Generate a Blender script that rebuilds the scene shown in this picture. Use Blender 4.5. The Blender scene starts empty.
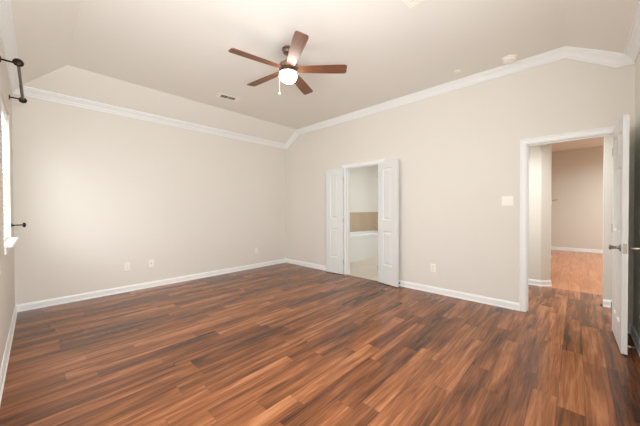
import bpy, bmesh, math, random
from mathutils import Vector, Matrix

random.seed(4)
sc = bpy.context.scene
COL = sc.collection
R = math.radians


def lin(r, g, b):
    f = lambda c: (c / 255 / 12.92) if c / 255 <= 0.04045 else ((c / 255 + 0.055) / 1.055) ** 2.4
    return (f(r), f(g), f(b), 1.0)


# ------------------------------------------------------------------ camera
fwd = Vector((0.7246515, 0.68902, -0.011474))
rgt = Vector((0.68902709, -0.7247248, -0.00395377))
upv = Vector((0.01103972, 0.00504079, 0.99992635))
cam_data = bpy.data.cameras.new('camera')
cam_data.sensor_fit = 'HORIZONTAL'
cam_data.sensor_width = 36.0
cam_data.lens = 269.65 / 640 * 36.0
cam_data.shift_y = -0.5 / 640
cam_data.clip_start = 0.02
cam = bpy.data.objects.new('camera', cam_data)
COL.objects.link(cam)
M = Matrix((rgt.normalized(), upv.normalized(), (-fwd).normalized())).transposed().to_4x4()
M.translation = (0, 0, 1.22)
cam.matrix_world = M
sc.camera = cam

# ------------------------------------------------------------------ view, sky, daylight and added fill lights
sc.view_settings.view_transform = 'Standard'
sc.view_settings.look = 'None'
sc.view_settings.gamma = 1.0
sc.view_settings.use_curve_mapping = False
sc.view_settings.exposure = 0.10
sc.cycles.use_denoising = True
sc.cycles.max_bounces = 12
sc.cycles.diffuse_bounces = 8
sc.cycles.sample_clamp_indirect = 6.0
sc.cycles.caustics_reflective = False
sc.cycles.caustics_refractive = False

world = bpy.data.worlds.new('sky')
sc.world = world
world.use_nodes = True
world.node_tree.nodes['Background'].inputs['Color'].default_value = (0.86, 0.93, 1.0, 1)
world.node_tree.nodes['Background'].inputs['Strength'].default_value = 1.6


def area_light(name, loc, direction, sx, sy, power, color, spread=180):
    l = bpy.data.lights.new(name, 'AREA')
    l.shape = 'RECTANGLE'
    l.size, l.size_y = sx, sy
    l.energy = power
    l.color = color
    l.spread = R(spread)
    o = bpy.data.objects.new(name, l)
    COL.objects.link(o)
    o.location = loc
    o.rotation_euler = Vector(direction).to_track_quat('-Z', 'Y').to_euler()
    return o


# daylight through the blinded window, then added fill lights for bedroom, bathroom and hall rooms
area_light('window_daylight', (-0.30, 3.90, 1.58), (1, 0, 0), 0.76, 1.22, 25, (0.95, 0.97, 1.0))
area_light('wide_window_fill', (0.52, -0.415, 1.52), (0, 1, 0), 1.2, 1.4, 84, (0.95, 0.98, 1.0))  # bedroom fill, set in an added window beside the camera
area_light('side_window_fill', (-0.20, 1.48, 1.55), (1, 0, 0), 1.45, 1.3, 29, (0.95, 0.98, 1.0))  # more bedroom fill, from the side window added out of view
area_light('bathroom_fill', (6.2, 2.5, 2.55), (0, 0, -1), 1.8, 1.0, 58, (0.84, 0.93, 1.0))  # unseen area lamp added under the ceiling to brighten the bathroom
area_light('vestibule_fill', (4.55, 0.46, 2.54), (0, 0, -1), 0.7, 0.6, 23, (0.93, 0.97, 1.0), 125)  # unseen ceiling lamp added to light the small hall and its floor
area_light('far_room_fill', (8.1, -1.45, 2.80), (0, 0, -1), 2.6, 1.2, 104, (0.86, 0.97, 1.0), 165)  # added lamp, hidden to the right, lifts the far room

# ------------------------------------------------------------------ material helpers


class NT:
    def __init__(self, name):
        self.mat = bpy.data.materials.new(name)
        self.mat.use_nodes = True
        self.t = self.mat.node_tree
        self.b = self.t.nodes['Principled BSDF']

    def n(self, kind, **props):
        nd = self.t.nodes.new(kind)
        for k, v in props.items():
            setattr(nd, k, v)
        return nd

    def put(self, sock, v):
        if isinstance(v, bpy.types.NodeSocket):
            self.t.links.new(v, sock)
        elif v is not None:
            sock.default_value = v

    def math(self, op, a, b=None, c=None, clamp=False):
        nd = self.n('ShaderNodeMath', operation=op, use_clamp=clamp)
        self.put(nd.inputs[0], a)
        self.put(nd.inputs[1], b)
        self.put(nd.inputs[2], c)
        return nd.outputs[0]

    def comb(self, x, y, z):
        nd = self.n('ShaderNodeCombineXYZ')
        for i, v in enumerate((x, y, z)):
            self.put(nd.inputs[i], v)
        return nd.outputs[0]

    def white(self, vec):
        nd = self.n('ShaderNodeTexWhiteNoise', noise_dimensions='3D')
        self.put(nd.inputs['Vector'], vec)
        return nd.outputs['Value']

    def noise(self, vec, scale, detail=2.0, rough=0.5, dist=0.0):
        nd = self.n('ShaderNodeTexNoise')
        self.put(nd.inputs['Vector'], vec)
        nd.inputs['Scale'].default_value = scale
        nd.inputs['Detail'].default_value = detail
        nd.inputs['Roughness'].default_value = rough
        nd.inputs['Distortion'].default_value = dist
        return nd.outputs['Fac']

    def ramp(self, fac, stops, interp='LINEAR'):
        nd = self.n('ShaderNodeValToRGB')
        nd.color_ramp.interpolation = interp
        el = nd.color_ramp.elements
        while len(el) < len(stops):
            el.new(0.5)
        for e, (p, c) in zip(el, stops):
            e.position = p
            e.color = c
        self.put(nd.inputs['Fac'], fac)
        return nd.outputs['Color']

    def mix(self, fac, a, b, mode='MIX'):
        nd = self.n('ShaderNodeMix', data_type='RGBA', blend_type=mode)
        self.put(nd.inputs['Factor'], fac)
        self.put(nd.inputs['A'], a)
        self.put(nd.inputs['B'], b)
        return nd.outputs['Result']

    def bump(self, height, strength, distance):
        nd = self.n('ShaderNodeBump')
        nd.inputs['Strength'].default_value = strength
        nd.inputs['Distance'].default_value = distance
        self.put(nd.inputs['Height'], height)
        self.t.links.new(nd.outputs['Normal'], self.b.inputs['Normal'])

    def obj(self):
        return self.n('ShaderNodeTexCoord').outputs['Object']

    def set(self, **kw):
        for k, v in kw.items():
            self.put(self.b.inputs[k], v)
        return self.mat


def paint(name, col, rough=0.6, scale=160.0, bump=0.10, var=0.03):
    m = NT(name)
    co = m.obj()
    n = m.noise(co, 1.3, 2)
    c2 = tuple(c * (1 - var) for c in col[:3]) + (1,)
    m.bump(m.noise(co, scale, 2), bump, 0.002)
    return m.set(**{'Base Color': m.mix(n, col, c2), 'Roughness': rough, 'Specular IOR Level': 0.35})


WALL = paint('beige_wall_paint', lin(225, 221, 213), 0.75)
CEIL = paint('beige_ceiling_paint', lin(235, 232, 225), 0.85, 120, 0.14)
HALLW = paint('cream_hall_paint', lin(222, 217, 207), 0.75)
TRIM = paint('white_trim_paint', lin(238, 240, 239), 0.35, 60, 0.02, 0.01)
DOORM = paint('white_door_paint', lin(223, 226, 225), 0.38, 90, 0.03, 0.015)
PLASTIC = paint('ivory_plastic', lin(243, 239, 230), 0.35, 80, 0.0, 0.01)
WHITEP = paint('white_enamel', lin(240, 238, 232), 0.4, 80, 0.0, 0.01)
TUBM = paint('white_acrylic', lin(240, 240, 238), 0.15, 40, 0.0, 0.01)


def simple(name, col, rough, metal=0.0, var=0.1, scale=30):
    m = NT(name)
    n = m.noise(m.obj(), scale, 2)
    c2 = tuple(c * (1 - var) for c in col[:3]) + (1,)
    return m.set(**{'Base Color': m.mix(n, col, c2), 'Roughness': rough, 'Metallic': metal})


BRONZE = simple('oil_rubbed_bronze', lin(48, 36, 28), 0.38, 0.7)
NICKEL = simple('brushed_nickel', lin(188, 180, 170), 0.28, 1.0)
FANMETAL = simple('fan_antique_bronze', lin(150, 128, 112), 0.35, 0.85)
KNOBM = simple('antique_pewter', lin(158, 152, 146), 0.2, 1.0)
DARK = simple('dark_slot', lin(34, 28, 24), 0.8)
POLE = simple('rod_dark_metal', lin(84, 74, 64), 0.35, 0.8)
SHADEDGAP = simple('grey_louvre', lin(182, 172, 158), 0.6)


def floor_material(name, stops, plank_var, streak):
    m = NT(name)
    sep = m.n('ShaderNodeSeparateXYZ')
    m.put(sep.inputs[0], m.obj())
    x, y = sep.outputs[0], sep.outputs[1]
    W, L = 0.128, 0.92
    v = m.math('DIVIDE', m.math('ADD', y, 10.03), W)
    row = m.math('FLOOR', v)
    fv = m.math('FRACT', v)
    off = m.math('MULTIPLY', m.white(m.comb(row, 3.7, 1.1)), L)
    u = m.math('DIVIDE', m.math('ADD', m.math('ADD', x, 20.0), off), L)
    colm = m.math('FLOOR', u)
    fu = m.math('FRACT', u)
    pid = m.white(m.comb(row, colm, 5.5))
    pid2 = m.white(m.comb(row, colm, 9.25))
    # two-tone heartwood and sapwood bands, long in the plank direction
    px = m.math('ADD', x, m.math('MULTIPLY', pid, 57.0))
    py = m.math('ADD', y, m.math('MULTIPLY', pid2, 83.0))
    pz = m.math('MULTIPLY', pid, 21.0)
    a = m.noise(m.comb(m.math('MULTIPLY', px, 0.8), m.math('MULTIPLY', py, 8.0), pz), 1.6, 3.0, 0.55, 0.7)
    # narrow streaks
    bnd = m.noise(m.comb(m.math('MULTIPLY', px, 1.3), m.math('MULTIPLY', py, 30.0), pz), 1.6, 3.0, 0.6, 0.9)
    fine = m.noise(m.comb(m.math('MULTIPLY', px, 5.0), m.math('MULTIPLY', py, 130.0), pid), 1.5, 3.0, 0.6, 0.2)
    s = m.math('MULTIPLY_ADD', m.math('SUBTRACT', pid, 0.5), plank_var, 0.535)
    s = m.math('ADD', s, m.math('MULTIPLY', m.math('SUBTRACT', a, 0.5), 0.95))
    s = m.math('ADD', s, m.math('MULTIPLY', m.math('SUBTRACT', bnd, 0.5), streak))
    s = m.math('ADD', s, m.math('MULTIPLY', m.math('SUBTRACT', fine, 0.5), 0.26), clamp=True)
    base = m.ramp(s, stops)
    # a few pale sapwood streaks with a sharp border
    st = m.math('GREATER_THAN', m.math('ADD', a, m.math('MULTIPLY', pid2, 0.08)), 0.76)
    base = m.mix(m.math('MULTIPLY', st, 0.22), base, lin(178, 126, 92))
    e1 = m.math('LESS_THAN', m.math('MINIMUM', fv, m.math('SUBTRACT', 1.0, fv)), 0.0085)
    e2 = m.math('LESS_THAN', m.math('MINIMUM', fu, m.math('SUBTRACT', 1.0, fu)), 0.0010)
    edge = m.math('MAXIMUM', e1, e2)
    base = m.mix(m.math('MULTIPLY', edge, 0.55), base, lin(52, 31, 23))
    m.bump(m.math('SUBTRACT', m.math('MULTIPLY', fine, 0.35), edge), 0.12, 0.001)
    return m.set(**{'Base Color': base, 'Roughness': m.math('MULTIPLY_ADD', fine, 0.12, 0.15),
                    'Specular IOR Level': 0.34})


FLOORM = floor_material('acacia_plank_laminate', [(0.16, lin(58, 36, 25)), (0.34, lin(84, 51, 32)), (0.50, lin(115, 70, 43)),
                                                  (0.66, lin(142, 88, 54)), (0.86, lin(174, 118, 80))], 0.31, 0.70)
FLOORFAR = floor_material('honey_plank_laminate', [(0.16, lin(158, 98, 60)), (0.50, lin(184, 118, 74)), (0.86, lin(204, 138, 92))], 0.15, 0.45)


def tile_material(name, c1, c2, grout, size):
    m = NT(name)
    br = m.n('ShaderNodeTexBrick', offset=0.0, squash=1.0)
    m.put(br.inputs['Vector'], m.obj())
    br.inputs['Scale'].default_value = 1.0
    br.inputs['Brick Width'].default_value = size
    br.inputs['Row Height'].default_value = size
    br.inputs['Mortar Size'].default_value = 0.004
    br.inputs['Color1'].default_value = c1
    br.inputs['Color2'].default_value = c2
    br.inputs['Mortar'].default_value = grout
    n = m.noise(m.obj(), 6.0, 4, 0.6)
    c = m.mix(m.math('MULTIPLY', n, 0.5), br.outputs['Color'], c2)
    return m.set(**{'Base Color': c, 'Roughness': 0.35})


BTILE = tile_material('bath_floor_tile', lin(216, 203, 188), lin(205, 190, 172), lin(188, 174, 156), 0.33)
STILE = tile_material('backsplash_tile', lin(206, 184, 158), lin(190, 166, 140), lin(180, 160, 138), 0.28)


def fan_wood():
    m = NT('fan_blade_walnut')
    sep = m.n('ShaderNodeSeparateXYZ')
    m.put(sep.inputs[0], m.obj())
    g = m.noise(m.comb(m.math('MULTIPLY', sep.outputs[0], 3.0), m.math('MULTIPLY', sep.outputs[1], 60.0), 0.0), 1.5, 3, 0.6, 0.4)
    c = m.ramp(g, [(0.3, lin(96, 60, 40)), (0.6, lin(124, 80, 53)), (0.8, lin(144, 96, 66))])
    return m.set(**{'Base Color': c, 'Roughness': 0.45})


BLADE = fan_wood()


def glow(name, col, strength):
    m = NT(name)
    n = m.noise(m.obj(), 8.0, 1)
    return m.set(**{'Base Color': m.mix(n, col, col), 'Emission Color': col, 'Emission Strength': strength, 'Roughness': 0.4})


GLOBE = glow('lit_frosted_glass', (1.0, 0.96, 0.90, 1), 28.0)


def glass():
    m = NT('window_glass')
    t = m.n('ShaderNodeBsdfTransparent')
    g = m.n('ShaderNodeBsdfGlossy')
    g.inputs['Roughness'].default_value = 0.02
    mx = m.n('ShaderNodeMixShader')
    fr = m.n('ShaderNodeFresnel')
    fr.inputs['IOR'].default_value = 1.35
    m.t.links.new(fr.outputs[0], mx.inputs[0])
    m.t.links.new(t.outputs[0], mx.inputs[1])
    m.t.links.new(g.outputs[0], mx.inputs[2])
    m.t.links.new(mx.outputs[0], m.t.nodes['Material Output'].inputs['Surface'])
    return m.mat


GLASS = glass()


def slat_mat():
    m = NT('white_blind_slat')
    n = m.noise(m.obj(), 10, 1)
    return m.set(**{'Base Color': m.mix(n, lin(244, 244, 240), lin(238, 238, 234)), 'Roughness': 0.5})


SLAT = slat_mat()

# ------------------------------------------------------------------ mesh helpers


def link(name, bm, mat, parent=None, smooth=False, bevel=0.0, seg=2):
    bmesh.ops.remove_doubles(bm, verts=bm.verts, dist=1e-6)
    bmesh.ops.recalc_face_normals(bm, faces=bm.faces)
    me = bpy.data.meshes.new(name)
    bm.to_mesh(me)
    bm.free()
    me.materials.append(mat)
    o = bpy.data.objects.new(name, me)
    COL.objects.link(o)
    if smooth:
        for p in me.polygons:
            p.use_smooth = True
        try:
            me.set_sharp_from_angle(angle=R(38))
        except Exception:
            pass
    if bevel:
        md = o.modifiers.new('bevel', 'BEVEL')
        md.width = bevel
        md.segments = seg
        md.limit_method = 'ANGLE'
        md.angle_limit = R(40)
    if parent:
        o.parent = parent
    return o


def box(bm, x0, y0, z0, x1, y1, z1):
    vs = [bm.verts.new(p) for p in ((x0, y0, z0), (x1, y0, z0), (x1, y1, z0), (x0, y1, z0),
                                    (x0, y0, z1), (x1, y0, z1), (x1, y1, z1), (x0, y1, z1))]
    for f in ((0, 3, 2, 1), (4, 5, 6, 7), (0, 1, 5, 4), (1, 2, 6, 5), (2, 3, 7, 6), (3, 0, 4, 7)):
        bm.faces.new([vs[i] for i in f])


def boxes(*bs):
    bm = bmesh.new()
    for b in bs:
        box(bm, *b)
    return bm


def prism(bm, poly, z0, z1):
    a = [bm.verts.new((x, y, z0)) for x, y in poly]
    b = [bm.verts.new((x, y, z1)) for x, y in poly]
    n = len(poly)
    bm.faces.new(a[::-1])
    bm.faces.new(b)
    for i in range(n):
        bm.faces.new((a[i], a[(i + 1) % n], b[(i + 1) % n], b[i]))


def lathe(bm, prof, seg=32, mat=None):
    """prof: list of (r, z); turned about Z, then moved by mat"""
    mat = mat or Matrix.Identity(4)
    rings = []
    for r, z in prof:
        if r < 1e-6:
            rings.append([bm.verts.new(mat @ Vector((0, 0, z)))])
        else:
            rings.append([bm.verts.new(mat @ Vector((r * math.cos(2 * math.pi * k / seg), r * math.sin(2 * math.pi * k / seg), z))) for k in range(seg)])
    for a, b in zip(rings, rings[1:]):
        for k in range(seg):
            k2 = (k + 1) % seg
            if len(a) == 1 and len(b) == 1:
                continue
            if len(a) == 1:
                bm.faces.new((a[0], b[k2], b[k]))
            elif len(b) == 1:
                bm.faces.new((a[k], a[k2], b[0]))
            else:
                bm.faces.new((a[k], a[k2], b[k2], b[k]))
    for rg, flip in ((rings[0], True), (rings[-1], False)):
        if len(rg) > 1:
            bm.faces.new(rg[::-1] if flip else rg)


def along(p, d):
    """matrix taking local +Z to direction d at point p"""
    q = Vector(d).normalized().to_track_quat('Z', 'Y')
    m = q.to_matrix().to_4x4()
    m.translation = p
    return m


def rod(bm, p0, p1, r, seg=16):
    p0, p1 = Vector(p0), Vector(p1)
    lathe(bm, [(r, 0), (r, (p1 - p0).length)], seg, along(p0, p1 - p0))


def tube(bm, pts, rads, seg=12):
    pts = [Vector(p) for p in pts]
    rings = []
    ref = Vector((0, 0, 1)) if abs((pts[1] - pts[0]).normalized().z) < 0.9 else Vector((1, 0, 0))
    for i, p in enumerate(pts):
        t = (pts[min(i + 1, len(pts) - 1)] - pts[max(i - 1, 0)]).normalized()
        s = t.cross(ref).normalized()
        w = s.cross(t)
        rings.append([bm.verts.new(p + rads[i] * (math.cos(2 * math.pi * k / seg) * s + math.sin(2 * math.pi * k / seg) * w)) for k in range(seg)])
    for a, b in zip(rings, rings[1:]):
        for k in range(seg):
            bm.faces.new((a[k], a[(k + 1) % seg], b[(k + 1) % seg], b[k]))
    bm.faces.new(rings[0][::-1])
    bm.faces.new(rings[-1])


def sweep(pts, n, prof):
    """sweep a closed profile (a along n x t, b along n) along a planar path with mitred corners"""
    bm = bmesh.new()
    pts = [Vector(p) for p in pts]
    n = Vector(n)
    rings = []
    for i, p in enumerate(pts):
        ts = []
        if i > 0:
            ts.append((pts[i] - pts[i - 1]).normalized())
        if i < len(pts) - 1:
            ts.append((pts[i + 1] - pts[i]).normalized())
        ss = [n.cross(t) for t in ts]
        s = ss[0] if len(ss) == 1 else (ss[0] + ss[1]) / (1 + ss[0].dot(ss[1]))
        rings.append([bm.verts.new(p + a * s + b * n) for a, b in prof])
    k = len(prof)
    for r0, r1 in zip(rings, rings[1:]):
        for j in range(k):
            bm.faces.new((r0[j], r0[(j + 1) % k], r1[(j + 1) % k], r1[j]))
    bm.faces.new(rings[0])
    bm.faces.new(rings[-1][::-1])
    return bm


def tag(o, label, cat, group=None):
    o['label'] = label
    o['category'] = cat
    if group:
        o['group'] = group
    return o


def struct(name, bm, mat, label=None, cat=None, **kw):
    o = link(name, bm, mat, **kw)
    o['kind'] = 'structure'
    if label:
        tag(o, label, cat)
    return o


def thing(name, label, cat, loc=(0, 0, 0), rotz=0.0, group=None):
    o = bpy.data.objects.new(name, None)
    o.empty_display_size = 0.1
    COL.objects.link(o)
    o.location = loc
    o.rotation_euler = (0, 0, rotz)
    return tag(o, label, cat, group)


# ------------------------------------------------------------------ the room's measures
XB, YL, XW, YR = 3.973, 4.871, -0.189, -0.403      # back, left, window and right wall faces
XB2 = XB + 0.118
ZC, ZS = 2.945, 2.663                               # flat ceiling, foot of the slopes
CX, CY0, CY1 = 0.272, 0.088, 4.388                  # where the slopes meet the flat ceiling
D0, D1, DH = -0.288, 0.428, 1.975                    # hall doorway
B0, B1, BH = 2.350, 3.118, 1.988                    # bathroom doorway

# floor
struct('floor', boxes((-0.4, -3.0, -0.1, 5.46, 5.1, 0.0), (5.46, 2.52, -0.1, 10.75, 5.1, 0.0)), FLOORM, 'reddish brown wood plank floor of the bedroom', 'floor')
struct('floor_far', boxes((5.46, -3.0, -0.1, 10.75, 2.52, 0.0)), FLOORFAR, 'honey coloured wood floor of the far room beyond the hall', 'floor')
struct('floor_bath', boxes((XB + 0.005, 1.62, -0.02, 7.9, 4.55, 0.004)), BTILE, 'pale beige tile floor seen through the double doorway', 'floor')

# walls
WT = 3.15
struct('wall_back', boxes((XB, -1.7, 0, XB2, D0, WT), (XB, D0, DH, XB2, D1, WT), (XB, D1, 0, XB2, B0, WT),
                          (XB, B0, BH, XB2, B1, WT), (XB, B1, 0, XB2, 5.0, WT)), WALL,
       'beige wall pierced by the two doorways', 'wall')
struct('wall_left', boxes((-0.34, YL, 0, XB, 5.0, WT)), WALL, 'long blank beige wall with three low outlets', 'wall')
U0, U1, UZ0, UZ1 = -0.10, 1.15, 0.80, 2.235         # wide window added out of view in the right wall, for fill light
struct('wall_right', boxes((-0.34, YR - 0.15, 0, U0, YR, WT), (U0, YR - 0.15, 0, U1, YR, UZ0), (U0, YR - 0.15, UZ1, U1, YR, WT), (U1, YR - 0.15, 0, XB, YR, WT)), WALL, 'beige wall behind the open white door at right edge', 'wall')
W0, W1, WZ0, WZ1 = 3.46, 4.38, 0.915, 2.235         # blinded window
S0, S1, VZ0, VZ1 = 0.72, 2.24, 0.88, 2.235         # unseen side window left of the frame, added to carry fill light
struct('wall_window', boxes((-0.34, -0.53, 0, XW, S0, WT),
                            (-0.34, S0, 0, XW, S1, VZ0), (-0.34, S0, VZ1, XW, S1, WT), (-0.34, S1, 0, XW, W0, WT), (-0.34, W0, 0, XW, W1, WZ0), (-0.34, W0, WZ1, XW, W1, WT),
                            (-0.34, W1, 0, XW, 5.0, WT)), WALL, 'beige window wall at the left edge', 'wall')

# tray ceiling: flat middle, sloped along the window, left and right walls
bm = bmesh.new()
q = {}
P = {'a': (CX, CY0, ZC), 'b': (XB + 0.05, CY0, ZC), 'c': (XB + 0.05, CY1, ZC), 'd': (CX, CY1, ZC),
     'e': (XW, YR, ZS), 'f': (XB + 0.05, YR, ZS), 'g': (XB + 0.05, YL, ZS), 'h': (XW, YL, ZS)}
for k, p in P.items():
    q[k] = bm.verts.new(p)
    q[k + '2'] = bm.verts.new((p[0], p[1], 3.14))
for f in ('abcd', 'efba', 'dcgh', 'eadh'):
    bm.faces.new([q[c] for c in f])
    bm.faces.new([q[c + '2'] for c in f])
for f in ('ef', 'gh', 'he'):
    bm.faces.new((q[f[0]], q[f[1]], q[f[1] + '2'], q[f[0] + '2']))
for f in ('fb', 'bc', 'cg'):
    bm.faces.new((q[f[0]], q[f[1]], q[f[1] + '2'], q[f[0] + '2']))
struct('ceiling', bm, CEIL, 'beige ceiling with sloped sides and flat middle', 'ceiling')

# ------------------------------------------------------------------ trim
CROWN = [(0, 0), (0, 0.013), (0.012, 0.015), (0.02, 0.024), (0.040, 0.034), (0.058, 0.050), (0.068, 0.064),
         (0.078, 0.068), (0.083, 0.080), (0.097, 0.082), (0.112, 0.06), (0.112, 0.0)]
HB, HS = 2.850, 2.614
struct('trim_1', sweep([(XW, YL, HS), (XB, YL, HS)], (0, -1, 0), CROWN), TRIM, 'white crown moulding along the long blank left wall', 'crown moulding')
struct('trim_2', sweep([(XB, YL, 2.612), (XB, 4.815, 2.612), (XB, 4.385, HB), (XB, 0.097, HB), (XB, -0.285, 2.606), (XB, YR, 2.606)], (-1, 0, 0), CROWN), TRIM,
       'white crown moulding stepping up over the doorway wall', 'crown moulding')
struct('trim_3', sweep([(XW, YR, HS), (XW, YL, HS)], (1, 0, 0), CROWN), TRIM, 'white crown moulding above the curtain rod', 'crown moulding')
struct('trim_4', sweep([(XB, YR, HS), (XW, YR, HS)], (0, 1, 0), CROWN), TRIM, 'white crown moulding at the upper right corner', 'crown moulding')

BASE = [(0, 0), (0, 0.020), (0.012, 0.019), (0.018, 0.013), (0.068, 0.013), (0.078, 0.009), (0.088, 0.006), (0.088, 0)]
BASEF = [(-a, b) for a, b in BASE]
CW = 0.060
struct('baseboard_left', sweep([(XW, YL, 0), (XB, YL, 0)], (0, -1, 0), BASE), TRIM, 'white baseboard under the long blank wall', 'baseboard')
struct('baseboard_window', sweep([(XW, YR, 0), (XW, YL, 0)], (1, 0, 0), BASE), TRIM, 'white baseboard at left edge under the window', 'baseboard')
struct('baseboard_right', sweep([(XB, YR, 0), (XW, YR, 0)], (0, 1, 0), BASE), TRIM, 'white baseboard behind the open white door', 'baseboard')
struct('baseboard_back', sweep([(XB, B1 + 0.09, 0), (XB, YL, 0)], (-1, 0, 0), BASEF), TRIM, 'short white baseboard between far corner and left door leaf', 'baseboard')
struct('baseboard_middle', sweep([(XB, D1 + CW, 0), (XB, B0 - CW, 0)], (-1, 0, 0), BASEF), TRIM, 'white baseboard between the two doorways', 'baseboard')
struct('baseboard_end', sweep([(XB, YR, 0), (XB, D0 - CW, 0)], (-1, 0, 0), BASEF), TRIM, 'tiny white baseboard behind the hinge of the hall door', 'baseboard')

CASING = [(0, 0), (0, 0.010), (0.010, 0.014), (0.040, 0.016), (0.045, 0.022), (CW - 0.004, 0.022), (CW, 0.018), (CW, 0)]


def casing(name, y0, y1, h, x, n, label):
    # path goes up the high-y side, across and down, as seen from the room
    if n < 0:
        pts = [(x, y1, 0), (x, y1, h), (x, y0, h), (x, y0, 0)]
    else:
        pts = [(x, y0, 0), (x, y0, h), (x, y1, h), (x, y1, 0)]
    return struct(name, sweep(pts, (n, 0, 0), CASING), TRIM, label, 'door casing')


casing('trim_5', D0, D1, DH, XB, -1, 'white casing around the hall doorway')
casing('trim_6', B0, B1, BH, XB, -1, 'white casing around the narrow bathroom doorway')


def jamb(name, y0, y1, h, label):
    t = 0.006
    bm = boxes((XB - 0.004, y0 - 0.004, 0, XB2 + 0.004, y0 + t, h), (XB - 0.004, y1 - t, 0, XB2 + 0.004, y1 + 0.004, h),
               (XB - 0.004, y0, h - t, XB2 + 0.004, y1, h + 0.004),
               (XB + 0.045, y0 + t, 0, XB + 0.08, y0 + t + 0.01, h - t), (XB + 0.045, y1 - t - 0.01, 0, XB + 0.08, y1 - t, h - t),
               (XB + 0.045, y0 + t, h - t - 0.01, XB + 0.08, y1 - t, h - t))
    return struct(name, bm, TRIM, label, 'door jamb')


jamb('trim_7', D0, D1, DH, 'white jamb lining the hall doorway')
jamb('trim_8', B0, B1, BH, 'white jamb lining the bathroom doorway')

# ------------------------------------------------------------------ panelled doors


def door_leaf_bm(w, t, z0, z1, panels):
    """slab along +X from 0 to w, thickness centred on Y; panels: (x0, x1, za, zb) recessed and raised on both faces"""
    bm = bmesh.new()
    xs = sorted({0, w} | {p[0] for p in panels} | {p[1] for p in panels})
    zs = sorted({z0, z1} | {p[2] for p in panels} | {p[3] for p in panels})

    def inpanel(xa, xb, za, zb):
        return any(p[0] - 1e-6 <= xa and xb <= p[1] + 1e-6 and p[2] - 1e-6 <= za and zb <= p[3] + 1e-6 for p in panels)
    for sgn in (-1, 1):
        y = sgn * t / 2
        for xa, xb in zip(xs, xs[1:]):
            for za, zb in zip(zs, zs[1:]):
                if not inpanel(xa, xb, za, zb):
                    bm.faces.new([bm.verts.new(v) for v in ((xa, y, za), (xb, y, za), (xb, y, zb), (xa, y, zb))])
        for xa, xb, za, zb in panels:
            m = min(xb - xa, zb - za)
            steps = [(0, 0), (0.010, -0.009), (min(0.022, m * 0.16), -0.009), (min(0.048, m * 0.30), -0.002)]
            prev = None
            for ins, dep in steps:
                yy = y + sgn * dep
                ring = [bm.verts.new(v) for v in ((xa + ins, yy, za + ins), (xb - ins, yy, za + ins), (xb - ins, yy, zb - ins), (xa + ins, yy, zb - ins))]
                if prev:
                    for k in range(4):
                        bm.faces.new((prev[k], prev[(k + 1) % 4], ring[(k + 1) % 4], ring[k]))
                prev = ring
            bm.faces.new(prev)
    h = t / 2
    for q4 in (((0, -h, z0), (0, h, z0), (0, h, z1), (0, -h, z1)), ((w, -h, z0), (w, h, z0), (w, h, z1), (w, -h, z1)),
               ((0, -h, z0), (w, -h, z0), (w, h, z0), (0, h, z0)), ((0, -h, z1), (w, -h, z1), (w, h, z1), (0, h, z1))):
        bm.faces.new([bm.verts.new(v) for v in q4])
    return bm


def door(name, hinge, free, t, z0, z1, panels_fn, label, flip=1):
    h, f = Vector(hinge), Vector(free)
    w = (f - h).length
    root = bpy.data.objects.new(name, None)
    COL.objects.link(root)
    root.location = (h.x, h.y, 0)
    root.rotation_euler = (0, 0, math.atan2(f.y - h.y, f.x - h.x))
    root['kind'] = 'structure'
    tag(root, label, 'door')
    link('door_leaf', door_leaf_bm(w, t, z0, z1, panels_fn(w)), DOORM, root)
    for k, z in enumerate((0.24, 1.02, 1.78)):
        bm = bmesh.new()
        rod(bm, (-0.008, flip * (t / 2 + 0.001), z - 0.042), (-0.008, flip * (t / 2 + 0.001), z + 0.042), 0.006, 10)
        link('hinge', bm, NICKEL, root, smooth=True)
    return root, w


six = lambda w: [(xa, xb, za, zb) for xa, xb in ((0.105, w / 2 - 0.045), (w / 2 + 0.045, w - 0.105))
                 for za, zb in ((0.23, 0.80), (1.01, 1.575), (1.70, 1.885))]
two = lambda w: [(0.105, w - 0.105, 0.31, 0.86), (0.105, w - 0.105, 1.045, 1.885)]

hall_door, hw = door('door_1', (3.962, -0.281), (3.340, -0.2925), 0.036, 0.012, 1.985, six,
                     'tall white six panel door standing open at the right edge', -1)
# flared knobs on both faces
for sgn in (-1, 1):
    bm = bmesh.new()
    px, pz = hw - 0.062, 0.885
    y0 = sgn * 0.018
    lathe(bm, [(0.031, 0), (0.031, 0.005), (0.022, 0.010), (0.012, 0.014), (0.011, 0.026), (0.014, 0.042), (0.020, 0.058), (0.0215, 0.065),
               (0.017, 0.069), (0.012, 0.068), (0, 0.068)], 28, along((px, y0, pz), (0, sgn, 0)))
    hd = link('door_knob', bm, KNOBM, hall_door, smooth=True)
    hd['label'] = 'dark polished flared door knob'
bm = boxes((hw - 0.0005, -0.012, 0.845, hw + 0.0015, 0.012, 0.925))
link('latch_plate', bm, NICKEL, hall_door)

dl, lw = door('door_2', (3.928, 3.136), (3.902, 3.534), 0.034, 0.012, 1.985, two, 'left narrow white panel door leaf folded back beside bathroom doorway', 1)
dr, rw = door('door_3', (3.930, 2.385), (3.846, 1.996), 0.034, 0.012, 1.985, two, 'right narrow white panel door leaf folded back beside bathroom doorway', -1)
# little roller catch low on the right leaf's free edge
bm = bmesh.new()
lathe(bm, [(0.009, 0), (0.009, 0.03), (0.012, 0.03), (0.012, 0.045), (0.006, 0.048)], 16, along((rw - 0.02, 0.017, 0.06), (0, 1, 0)))
link('bumper', bm, DARK, dr, smooth=True)

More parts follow.
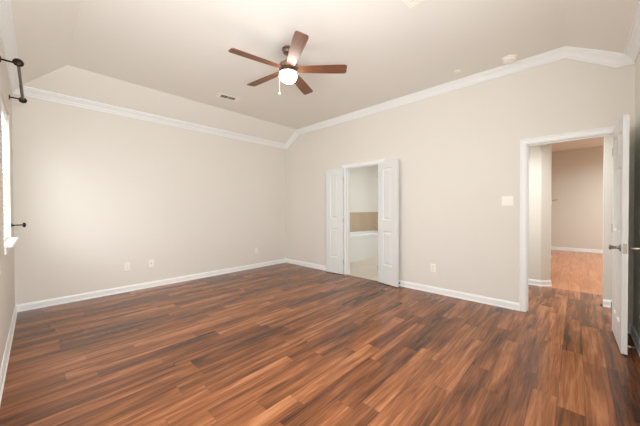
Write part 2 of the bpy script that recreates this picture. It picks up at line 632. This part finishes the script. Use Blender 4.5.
# spring door stop on the right baseboard
ds = thing('door_stop', 'small white tipped door stop on the baseboard behind the open door', 'door stop', (3.44, YR + 0.013, 0.05))
bm = bmesh.new()
lathe(bm, [(0.012, 0), (0.012, 0.004), (0.006, 0.008)], 16, along((0, 0, 0), (0, 1, 0)))
for k in range(9):
    lathe(bm, [(0.0048, 0.008 + k * 0.005), (0.0062, 0.0105 + k * 0.005), (0.0048, 0.013 + k * 0.005)], 12, along((0, 0, 0), (0, 1, 0)))
link('spring', bm, NICKEL, ds, smooth=True)
bm = bmesh.new()
lathe(bm, [(0.007, 0.052), (0.008, 0.054), (0.008, 0.066), (0.006, 0.069)], 14, along((0, 0, 0), (0, 1, 0)))
link('rubber_tip', bm, WHITEP, ds, smooth=True)

# ------------------------------------------------------------------ windows


def window(name, y0, y1, z0, z1, label, rails, right=False):
    root = bpy.data.objects.new(name, None)
    COL.objects.link(root)
    root.location = ((y0 + y1) / 2, YR, z0) if right else (XW, (y0 + y1) / 2, z0)
    root.rotation_euler = (0, 0, R(90) if right else 0)
    root['kind'] = 'structure'
    tag(root, label, 'window')
    w, h = y1 - y0, z1 - z0
    a, b = -0.135, -0.085
    t = 0.045
    bs = [(a, -w / 2, 0, b, -w / 2 + t, h), (a, w / 2 - t, 0, b, w / 2, h), (a, -w / 2, 0, b, w / 2, t), (a, -w / 2, h - t, b, w / 2, h),
          (a + 0.01, -w / 2, h / 2 - 0.02, b - 0.005, w / 2, h / 2 + 0.02)]
    for k in range(rails):
        yy = -w / 2 + w * (k + 1) / (rails + 1)
        bs.append((a, yy - 0.03, 0, b, yy + 0.03, h))
    link('window_frame', boxes(*bs), TRIM, root)
    link('pane', boxes((-0.115, -w / 2 + 0.02, 0.02, -0.111, w / 2 - 0.02, h - 0.02)), GLASS, root)
    link('sill', boxes((-0.085, -w / 2 + 0.001, -0.004, 0.0, w / 2 - 0.001, 0.018), (0.0, -w / 2 - 0.035, -0.004, 0.052, w / 2 + 0.02, 0.018)), TRIM, root, bevel=0.004)
    link('apron', boxes((0.0005, -w / 2 - 0.02, -0.062, 0.014, w / 2 + 0.02, -0.004)), TRIM, root, bevel=0.003)
    return root


window('window_1', W0, W1, WZ0, WZ1, 'white framed window with sill at the left edge', 0)
window('window_2', U0, U1, UZ0, UZ1, 'wide white framed window added unseen in the right wall for fill light', 1, True)
window('added_window_side', S0, S1, VZ0, VZ1, 'wide white framed window added left of the frame for fill light', 1)

bl = thing('window_blind', 'white horizontal slat blind in the left edge window', 'blind', (XW - 0.042, (W0 + W1) / 2, WZ0 + 0.02))
bw, bh = W1 - W0 - 0.012, WZ1 - WZ0 - 0.022
link('headrail', boxes((-0.028, -bw / 2, bh - 0.05, 0.028, bw / 2, bh)), SLAT, bl, bevel=0.003)
link('bottom_rail', boxes((-0.025, -bw / 2, 0.0, 0.025, bw / 2, 0.018)), SLAT, bl, bevel=0.003)
bm = bmesh.new()
k = 0.045
ang = R(38)
while k < bh - 0.06:
    c, s = math.cos(ang) * 0.025, math.sin(ang) * 0.025
    vs = [bm.verts.new(v) for v in ((-c, -bw / 2, k + s), (c, -bw / 2, k - s), (c, bw / 2, k - s), (-c, bw / 2, k + s))]
    ws = [bm.verts.new((v.co.x, v.co.y, v.co.z + 0.003)) for v in vs]
    bm.faces.new(vs[::-1])
    bm.faces.new(ws)
    for i in range(4):
        bm.faces.new((vs[i], vs[(i + 1) % 4], ws[(i + 1) % 4], ws[i]))
    k += 0.042
link('slats', bm, SLAT, bl)
for yy in (-bw * 0.32, bw * 0.32):
    bm = bmesh.new()
    rod(bm, (0.027, yy, 0.01), (0.027, yy, bh - 0.03), 0.0015, 6)
    link('ladder_cord', bm, SLAT, bl)

# curtain rod with round end discs, on two brackets
RX, RZ, RY0, RY1 = XW + 0.100, 2.432, 3.33, 4.40
cr = thing('curtain_rod', 'dark bronze curtain rod with round ends near the ceiling', 'curtain rod', (XW, (RY0 + RY1) / 2, RZ))
ym = (RY0 + RY1) / 2
bm = bmesh.new()
rod(bm, (0.10, RY0 - ym, 0), (0.10, 0.05, 0), 0.0105, 16)
rod(bm, (0.10, 0.05, 0), (0.10, RY1 - ym, 0), 0.0125, 16)
link('rod', bm, POLE, cr, smooth=True)
for s, yy in ((-1, RY0 - ym), (1, RY1 - ym)):
    bm = bmesh.new()
    lathe(bm, [(0.014, 0), (0.018, 0.004), (0.029, 0.008), (0.033, 0.015), (0.029, 0.022), (0.018, 0.028), (0.0, 0.030)], 28, along((0.10, yy - s * 0.004, 0), (0, s, 0)))
    link('finial', bm, BRONZE, cr, smooth=True)
    bm = bmesh.new()
    yb = yy - s * 0.012
    lathe(bm, [(0.026, 0), (0.026, 0.004), (0.018, 0.008)], 20, along((0.0005, yb, 0.0), (1, 0, 0)))
    rod(bm, (0.006, yb, 0), (0.10, yb, 0), 0.0075, 10)
    lathe(bm, [(0.017, -0.010), (0.017, 0.010)], 20, along((0.10, yb, 0), (0, 1, 0)))
    link('bracket', bm, BRONZE, cr, smooth=True)

hb = thing('curtain_holdback', 'dark bronze curtain holdback knob on the wall beside the window sill', 'holdback', (XW + 0.0005, 4.40, 1.062))
bm = bmesh.new()
lathe(bm, [(0.022, 0), (0.022, 0.004), (0.009, 0.010), (0.0065, 0.03), (0.0065, 0.085)], 20, along((0, 0, 0), (1, 0, 0)))
link('stem', bm, BRONZE, hb, smooth=True)
bm = bmesh.new()
lathe(bm, [(0.008, 0.080), (0.024, 0.086), (0.027, 0.094), (0.024, 0.102), (0.014, 0.108), (0, 0.110)], 24, along((0, 0, 0), (1, 0, 0)))
link('knob', bm, BRONZE, hb, smooth=True)

# ------------------------------------------------------------------ ceiling fan
FX, FY = 1.882, 2.250
fan = thing('ceiling_fan', 'five blade walnut ceiling fan with lit globe', 'ceiling fan', (FX, FY, ZC))


def fz(z):
    return z - ZC


bm = bmesh.new()
lathe(bm, [(0.0, 0), (0.062, 0), (0.068, -0.006), (0.068, -0.016), (0.056, -0.020), (0.056, -0.044), (0.050, -0.052), (0.024, -0.060), (0, -0.060)], 36)
link('canopy', bm, FANMETAL, fan, smooth=True)
bm = bmesh.new()
rod(bm, (0, 0, -0.056), (0, 0, -0.135), 0.0135, 18)
link('downrod', bm, FANMETAL, fan, smooth=True)
bm = bmesh.new()
lathe(bm, [(0, fz(2.825)), (0.030, fz(2.825)), (0.036, fz(2.800)), (0.060, fz(2.790)), (0.090, fz(2.778)), (0.100, fz(2.765)), (0.100, fz(2.742)),
           (0.098, fz(2.728)), (0.080, fz(2.722)), (0, fz(2.722))], 40)
link('motor_housing', bm, FANMETAL, fan, smooth=True)
bm = bmesh.new()
lathe(bm, [(0, fz(2.722)), (0.070, fz(2.722)), (0.074, fz(2.712)), (0.082, fz(2.702)), (0.090, fz(2.694)), (0.091, fz(2.682)), (0.0, fz(2.682))], 40)
link('light_fitter', bm, FANMETAL, fan, smooth=True)
bm = bmesh.new()
lathe(bm, [(0.0, fz(2.6815)), (0.084, fz(2.6815)), (0.089, fz(2.668)), (0.091, fz(2.652)), (0.088, fz(2.632)), (0.078, fz(2.612)), (0.060, fz(2.598)), (0.034, fz(2.589)), (0, fz(2.586))], 40)
link('light_globe', bm, GLOBE, fan, smooth=True)
PH = 169.22
for k in range(5):
    a = R(PH - 72 * k)
    m0 = Matrix.Rotation(a, 4, 'Z') @ Matrix.Translation((0, 0, fz(2.724))) @ Matrix.Rotation(R(-12), 4, 'X')
    bm = bmesh.new()
    out = [(0.098, -0.030), (0.125, -0.046), (0.30, -0.058), (0.50, -0.064), (0.600, -0.064), (0.618, -0.058), (0.626, -0.044), (0.626, 0.044), (0.618, 0.058), (0.600, 0.064), (0.50, 0.064), (0.30, 0.058), (0.125, 0.046), (0.098, 0.030)]
    prism(bm, out, -0.004, 0.004)
    b = link('blade', bm, BLADE, fan, bevel=0.002)
    b.matrix_basis = m0
    bm = bmesh.new()
    prism(bm, [(0.070, -0.016), (0.13, -0.014), (0.165, -0.034), (0.215, -0.030), (0.235, 0.0), (0.215, 0.030), (0.165, 0.034), (0.13, 0.014), (0.070, 0.016)], 0.005, 0.009)
    for xx, yy in ((0.175, -0.02), (0.175, 0.02), (0.215, 0.0)):
        lathe(bm, [(0.006, 0.009), (0.006, 0.011), (0.003, 0.013)], 10, Matrix.Translation((xx, yy, 0)))
    link('blade_iron', bm, FANMETAL, b)
# pull chain on the camera's left side of the globe
cdir = Vector((-0.689, 0.725, 0)) * 0.088 + Vector((-0.725, -0.689, 0)) * 0.02
pc = bmesh.new()
z = fz(2.690)
while z > fz(2.475):
    bmesh.ops.create_uvsphere(pc, u_segments=6, v_segments=4, radius=0.0023, matrix=Matrix.Translation((cdir.x * 1.08, cdir.y * 1.08, z)))
    z -= 0.0045
pcl = link('pull_chain', pc, WHITEP, fan)
bm = bmesh.new()
lathe(bm, [(0.0, 0.014), (0.006, 0.012), (0.011, 0.002), (0.012, -0.006), (0.008, -0.013), (0, -0.015)], 16, Matrix.Translation((cdir.x * 1.08, cdir.y * 1.08, fz(2.460))))
link('pull_knob', bm, WHITEP, pcl, smooth=True)

# ------------------------------------------------------------------ ceiling fittings
av = thing('air_vent', 'white ceiling air vent with dark louvres left of the fan', 'air vent', (2.045, 3.878, ZC), R(-8))
w2, h2, fx, fy = 0.165, 0.085, 0.055, 0.034
link('vent_frame', boxes((-w2, -h2, -0.006, w2, -h2 + fy, 0), (-w2, h2 - fy, -0.006, w2, h2, 0), (-w2, -h2 + fy, -0.006, -w2 + fx, h2 - fy, 0),
                         (w2 - fx, -h2 + fy, -0.006, w2, h2 - fy, 0), (-0.004, -h2 + fy, -0.006, 0.004, h2 - fy, 0)), PLASTIC, av, bevel=0.002)
link('duct_opening', boxes((-w2 + fx - 0.001, -h2 + fy - 0.001, -0.0015, w2 - fx + 0.001, h2 - fy + 0.001, -0.0005)), DARK, av)
for side in (-1, 1):
    for k in range(5):
        # the two louvre banks lean opposite ways, so one half shows the duct and the other its blades
        bm = bmesh.new()
        xc = side * (0.016 + 0.020 * k)
        dx = 0.013
        t = 0.0012
        vs = [(xc - t, -0.0058), (xc + t, -0.0058), (xc + t + side * dx, -0.0020), (xc - t + side * dx, -0.0020)] if side > 0 else \
             [(xc - t, -0.0058), (xc + t, -0.0058), (xc + t - 0.003, -0.0020), (xc - t - 0.003, -0.0020)]
        a = [bm.verts.new((x, -h2 + fy, z)) for x, z in vs]
        b = [bm.verts.new((x, h2 - fy, z)) for x, z in vs]
        bm.faces.new(a)
        bm.faces.new(b[::-1])
        for i in range(4):
            bm.faces.new((a[i], a[(i + 1) % 4], b[(i + 1) % 4], b[i]))
        link('louvre', bm, SHADEDGAP, av)

rg = thing('ceiling_register', 'white square ceiling register cut by the top edge of the photo', 'air vent', (2.05, 0.885, ZC), R(-4))
s2 = 0.17
link('register_frame', boxes((-s2, -s2, -0.008, s2, -s2 + 0.035, 0), (-s2, s2 - 0.035, -0.008, s2, s2, 0), (-s2, -s2 + 0.035, -0.008, -s2 + 0.035, s2 - 0.035, 0),
                             (s2 - 0.035, -s2 + 0.035, -0.008, s2, s2 - 0.035, 0)), PLASTIC, rg, bevel=0.003)
for k in range(9):
    xx = -s2 + 0.052 + k * 0.0295
    link('louvre', boxes((xx - 0.011, -s2 + 0.035, -0.006, xx + 0.011, s2 - 0.035, -0.003)), PLASTIC, rg)
link('duct_opening', boxes((-s2 + 0.034, -s2 + 0.034, -0.0022, s2 - 0.034, s2 - 0.034, -0.0006)), SHADEDGAP, rg)

sd = thing('smoke_detector', 'round ivory smoke detector on the ceiling near the crown moulding', 'smoke detector', (3.755, 0.565, ZC))
bm = bmesh.new()
lathe(bm, [(0, 0), (0.078, 0), (0.080, -0.006), (0.076, -0.012), (0, -0.012)], 32)
link('mounting_ring', bm, PLASTIC, sd, smooth=True)
bm = bmesh.new()
lathe(bm, [(0, -0.0125), (0.066, -0.0125), (0.069, -0.022), (0.064, -0.034), (0.050, -0.042), (0.018, -0.044), (0.016, -0.041), (0, -0.041)], 32)
link('sensor_body', bm, PLASTIC, sd, smooth=True)

cc = thing('ceiling_cover_plate', 'tiny round pale cover plate on ceiling left of the smoke detector', 'cover plate', (3.655, 1.085, ZC))
bm = bmesh.new()
lathe(bm, [(0, 0), (0.040, 0), (0.042, -0.004), (0.036, -0.009), (0, -0.010)], 28)
link('cover', bm, PLASTIC, cc, smooth=True)
bm = bmesh.new()
lathe(bm, [(0, -0.0101), (0.010, -0.0101), (0.009, -0.015), (0, -0.016)], 16)
link('button', bm, PLASTIC, cc, smooth=True)

# ------------------------------------------------------------------ outlets and switch


def wallplate(name, label, cat, loc, rotz, w, h, kind, group=None):
    """plate in the local XZ plane facing -Y"""
    t = thing(name, label, cat, loc, rotz, group)
    link('cover_plate', boxes((-w / 2, -0.006, -h / 2, w / 2, -0.0003, h / 2)), PLASTIC, t, bevel=0.0025)
    if kind == 'duplex':
        for zz in (-0.021, 0.021):
            bm = bmesh.new()
            prism(bm, [(0.017 * math.cos(a), max(-0.0145, min(0.0145, 0.019 * math.sin(a)))) for a in [2 * math.pi * k / 20 for k in range(20)]], 0, 0.003)
            bmesh.ops.transform(bm, matrix=Matrix.Translation((0, -0.006, zz)) @ Matrix.Rotation(R(90), 4, 'X'), verts=bm.verts)
            r = link('receptacle', bm, PLASTIC, t)
            link('socket_slots', boxes((-0.0075, -0.0094, zz - 0.001, -0.0052, -0.0088, zz + 0.008), (0.0052, -0.0094, zz - 0.001, 0.0075, -0.0088, zz + 0.008),
                                       (-0.0025, -0.0094, zz - 0.010, 0.0025, -0.0088, zz - 0.005)), DARK, r)
        bm = bmesh.new()
        lathe(bm, [(0.0032, 0.006), (0.0032, 0.0072), (0, 0.0076)], 12, along((0, 0, 0), (0, -1, 0)))
        link('screw', bm, WHITEP, t)
    elif kind == 'jack':
        bm = bmesh.new()
        lathe(bm, [(0.009, 0.006), (0.009, 0.009), (0.0055, 0.009), (0.005, 0.018), (0, 0.018)], 16, along((0, 0, 0), (0, -1, 0)))
        link('cable_jack', bm, NICKEL, t)
    else:
        for xx in (-0.023, 0.023):
            link('toggle', boxes((xx - 0.0048, -0.0075, -0.012, xx + 0.0048, -0.006, 0.012), (xx - 0.0035, -0.017, 0.000, xx + 0.0035, -0.0075, 0.008)), PLASTIC, t, bevel=0.0012)
            for zz in (-0.030, 0.030):
                bm = bmesh.new()
                lathe(bm, [(0.003, 0.006), (0.003, 0.0072), (0, 0.0076)], 10, along((xx, 0, zz), (0, -1, 0)))
                link('screw', bm, WHITEP, t)
    return t


wallplate('wall_outlet', 'ivory duplex outlet on the left wall, nearest the window', 'outlet', (0.927, YL, 0.376), 0, 0.074, 0.118, 'duplex', 'ivory duplex wall outlets')
wallplate('cable_outlet', 'ivory single jack plate just right of the leftmost outlet', 'outlet', (1.241, YL, 0.378), 0, 0.070, 0.114, 'jack')
wallplate('wall_outlet', 'ivory duplex outlet on the left wall near the far corner', 'outlet', (3.17, YL, 0.358), 0, 0.074, 0.118, 'duplex', 'ivory duplex wall outlets')
wallplate('wall_outlet', 'ivory duplex outlet low on the wall between the doorways', 'outlet', (XB, 1.508, 0.360), R(-90), 0.074, 0.118, 'duplex', 'ivory duplex wall outlets')
wallplate('light_switch', 'ivory double toggle switch plate left of the hall doorway', 'light switch', (XB, 0.612, 1.315), R(-90), 0.116, 0.118, 'toggle')

# ------------------------------------------------------------------ bathroom beyond the double doors
BY = 4.55
BATHW = paint('pale_bath_paint', lin(236, 231, 224), 0.7)
struct('wall_bath_left', boxes((XB2, BY, 0, 8.02, BY + 0.12, WT)), BATHW, 'pale bathroom wall above the tiled tub surround', 'wall')
struct('wall_bath_end', boxes((7.9, 1.5, 0, 8.02, BY, WT)), BATHW, 'hidden end wall of the bathroom', 'wall')
struct('wall_divider', boxes((XB2, 1.5, 0, 7.9, 1.62, WT)), BATHW, 'wall dividing bathroom and hall', 'wall')
struct('ceiling_bath', boxes((XB2, 1.62, 2.60, 7.9, BY, 2.75)), CEIL, 'bathroom ceiling', 'ceiling')
struct('wall_tile_surround', boxes((XB2, BY - 0.012, 0.5, 7.9, BY, 1.135)), STILE, 'band of tan tile behind the bathtub', 'tile backsplash')

TX0, TX1, TY0, TZ = 4.40, 7.10, 3.740, 0.572
tub = thing('bathtub', 'white built-in bathtub glimpsed through the double doorway', 'bathtub', ((TX0 + TX1) / 2, (TY0 + BY) / 2, 0.004))
hx, hy = (TX1 - TX0) / 2, (BY - 0.012 - TY0) / 2
oy = ((TY0 + BY - 0.012) / 2) - (TY0 + BY) / 2
link('skirt', boxes((-hx, oy - hy, 0, hx, oy - hy + 0.03, TZ - 0.03), (-hx, oy - hy, 0, -hx + 0.03, oy + hy, TZ - 0.03), (hx - 0.03, oy - hy, 0, hx, oy + hy, TZ - 0.03)), TUBM, tub)
# deck with oval basin
bm = bmesh.new()
N = 48
ax, ay = 0.80, 0.29
outer, r1, r2, r3, r4 = [], [], [], [], []
for k in range(N):
    a = 2 * math.pi * k / N
    c, s = math.cos(a), math.sin(a)
    m = max(abs(c), abs(s))
    outer.append(bm.verts.new((hx * c / m, oy + (hy) * s / m - 0.004, TZ)))
    sg = lambda v: math.copysign(abs(v) ** 0.7, v)
    r1.append(bm.verts.new((ax * 1.09 * sg(c), oy + ay * 1.12 * sg(s), TZ)))
for k in range(N):
    a = 2 * math.pi * k / N
    c, s = sg(math.cos(a)), sg(math.sin(a))
    r2.append(bm.verts.new((ax * c, oy + ay * s, TZ - 0.01)))
    r3.append(bm.verts.new((ax * 0.92 * c, oy + ay * 0.88 * s, TZ - 0.25)))
    r4.append(bm.verts.new((ax * 0.75 * c, oy + ay * 0.65 * s, TZ - 0.42)))
rings = [outer, r1, r2, r3, r4]
for ra, rb in zip(rings, rings[1:]):
    for k in range(N):
        bm.faces.new((ra[k], ra[(k + 1) % N], rb[(k + 1) % N], rb[k]))
bm.faces.new(r4)
low = [bm.verts.new((v.co.x, v.co.y, TZ - 0.029)) for v in outer]
for k in range(N):
    bm.faces.new((outer[k], low[k], low[(k + 1) % N], outer[(k + 1) % N]))
link('deck', bm, TUBM, tub, smooth=True)
bm = bmesh.new()
rim = []
for k in range(N):
    a = 2 * math.pi * k / N
    c, s = sg(math.cos(a)), sg(math.sin(a))
    rim.append([bm.verts.new((ax * f * c, oy + ay * g * s, TZ + dz)) for f, g, dz in ((1.075, 1.11, 0.0005), (1.07, 1.10, 0.016), (1.03, 1.04, 0.020), (1.0, 1.0, 0.012), (0.995, 0.99, -0.008))])
for k in range(N):
    for j in range(4):
        bm.faces.new((rim[k][j], rim[(k + 1) % N][j], rim[(k + 1) % N][j + 1], rim[k][j + 1]))
link('rim', bm, TUBM, tub, smooth=True)

# ------------------------------------------------------------------ hall beyond the door
YS = -0.245
bm = bmesh.new()
prism(bm, [(5.45, 0.400), (5.56, 0.292), (5.60, 0.292), (5.60, 1.5), (5.45, 1.5)], 0, 2.60)
struct('wall_hall_left', bm, HALLW, 'cream hall wall with clipped corner left inside the hall doorway', 'wall')
struct('wall_hall_right', boxes((4.85, -1.7, 0, 4.93, YS, 2.60), (4.93, -1.7, 0, 5.60, YS - 0.09, 2.60)), HALLW, 'cream hall wall right inside the hall doorway', 'wall')
bm = bmesh.new()
prism(bm, [(YS - 0.09, 2.25), (0.31, 2.25), (0.41, 2.14), (0.41, 2.60), (YS - 0.09, 2.60)], 5.45, 5.60)
bmesh.ops.transform(bm, matrix=Matrix(((0, 0, 1, 0), (1, 0, 0, 0), (0, 1, 0, 0), (0, 0, 0, 1))), verts=bm.verts)
struct('wall_hall_header', bm, HALLW, 'header with clipped corner over the inner hall opening', 'wall')
struct('ceiling_hall', boxes((XB2, -1.7, 2.60, 5.60, 1.5, 2.75)), CEIL, 'small hall ceiling behind the doorway head', 'ceiling')
struct('ceiling_far', boxes((5.45, -3.0, 2.89, 10.75, 3.0, 3.05)), CEIL, 'ceiling of the far room beyond the hall', 'ceiling')
struct('wall_far', boxes((10.58, -3.0, 0, 10.75, 3.0, 2.95)), HALLW, 'far beige wall at the end of the hall', 'wall')
struct('wall_far_left', boxes((5.60, 2.4, 0, 10.58, 2.52, 2.95)), HALLW, 'hidden left wall of the far room', 'wall')
struct('wall_far_right', boxes((5.60, -2.6, 0, 10.58, -2.48, 2.95)), HALLW, 'hidden right wall of the far room', 'wall')
struct('wall_far_near', boxes((5.48, 1.62, 0, 5.60, 2.52, 2.95), (5.48, -2.6, 0, 5.60, -1.7, 2.95), (5.48, -1.7, 2.60, 5.60, 1.62, 2.95)), HALLW, 'hidden near wall of the far room', 'wall')
struct('wall_far_end', boxes((8.62, 0.452, 0, 8.78, 2.4, 2.89)), HALLW, 'thin edge of a wall end far down the hall', 'wall')

struct('baseboard_far', sweep([(10.58, -2.48, 0), (10.58, 2.4, 0)], (-1, 0, 0), BASEF), TRIM, 'white baseboard at the end of the hall', 'baseboard')
bm = sweep([(4.85, -1.7, 0), (4.85, YS - 0.0, 0)], (-1, 0, 0), BASEF)
struct('baseboard_hall_right', bm, TRIM, 'white baseboard on the right hall wall', 'baseboard')
bm = sweep([(4.94, YS, 0), (4.84, YS, 0)], (0, 1, 0), BASEF)
struct('baseboard_hall_return', bm, TRIM, 'white baseboard turning the right hall corner', 'baseboard')
bm = sweep([(5.45, 0.395, 0), (5.45, 1.5, 0)], (-1, 0, 0), BASEF)
struct('baseboard_hall_left', bm, TRIM, 'white baseboard on the left hall wall', 'baseboard')
nn = Vector((-0.7006, -0.7136, 0))
bm = sweep([(5.565, 0.287, 0), (5.445, 0.405, 0)], nn, BASEF)
struct('baseboard_hall_corner', bm, TRIM, 'short white baseboard on the clipped hall corner', 'baseboard')
bm = sweep([(8.62, 0.44, 0), (8.62, 2.4, 0)], (-1, 0, 0), BASEF)
struct('baseboard_far_end', bm, TRIM, 'white baseboard stub far down the hall on the left', 'baseboard')

hk = thing('wall_hook', 'small hook on the wall end far down the hall', 'hook', (8.70, 0.4518, 1.42))
link('hook_plate', boxes((-0.035, -0.010, -0.11, 0.035, 0, 0.03)), WHITEP, hk, bevel=0.003)
bm = bmesh.new()
tube(bm, [(0, -0.008, 0.0), (0, -0.05, -0.004), (0, -0.09, 0.004), (0, -0.108, 0.022)], [0.013, 0.012, 0.012, 0.015], 10)
link('hook_arm', bm, NICKEL, hk, smooth=True)
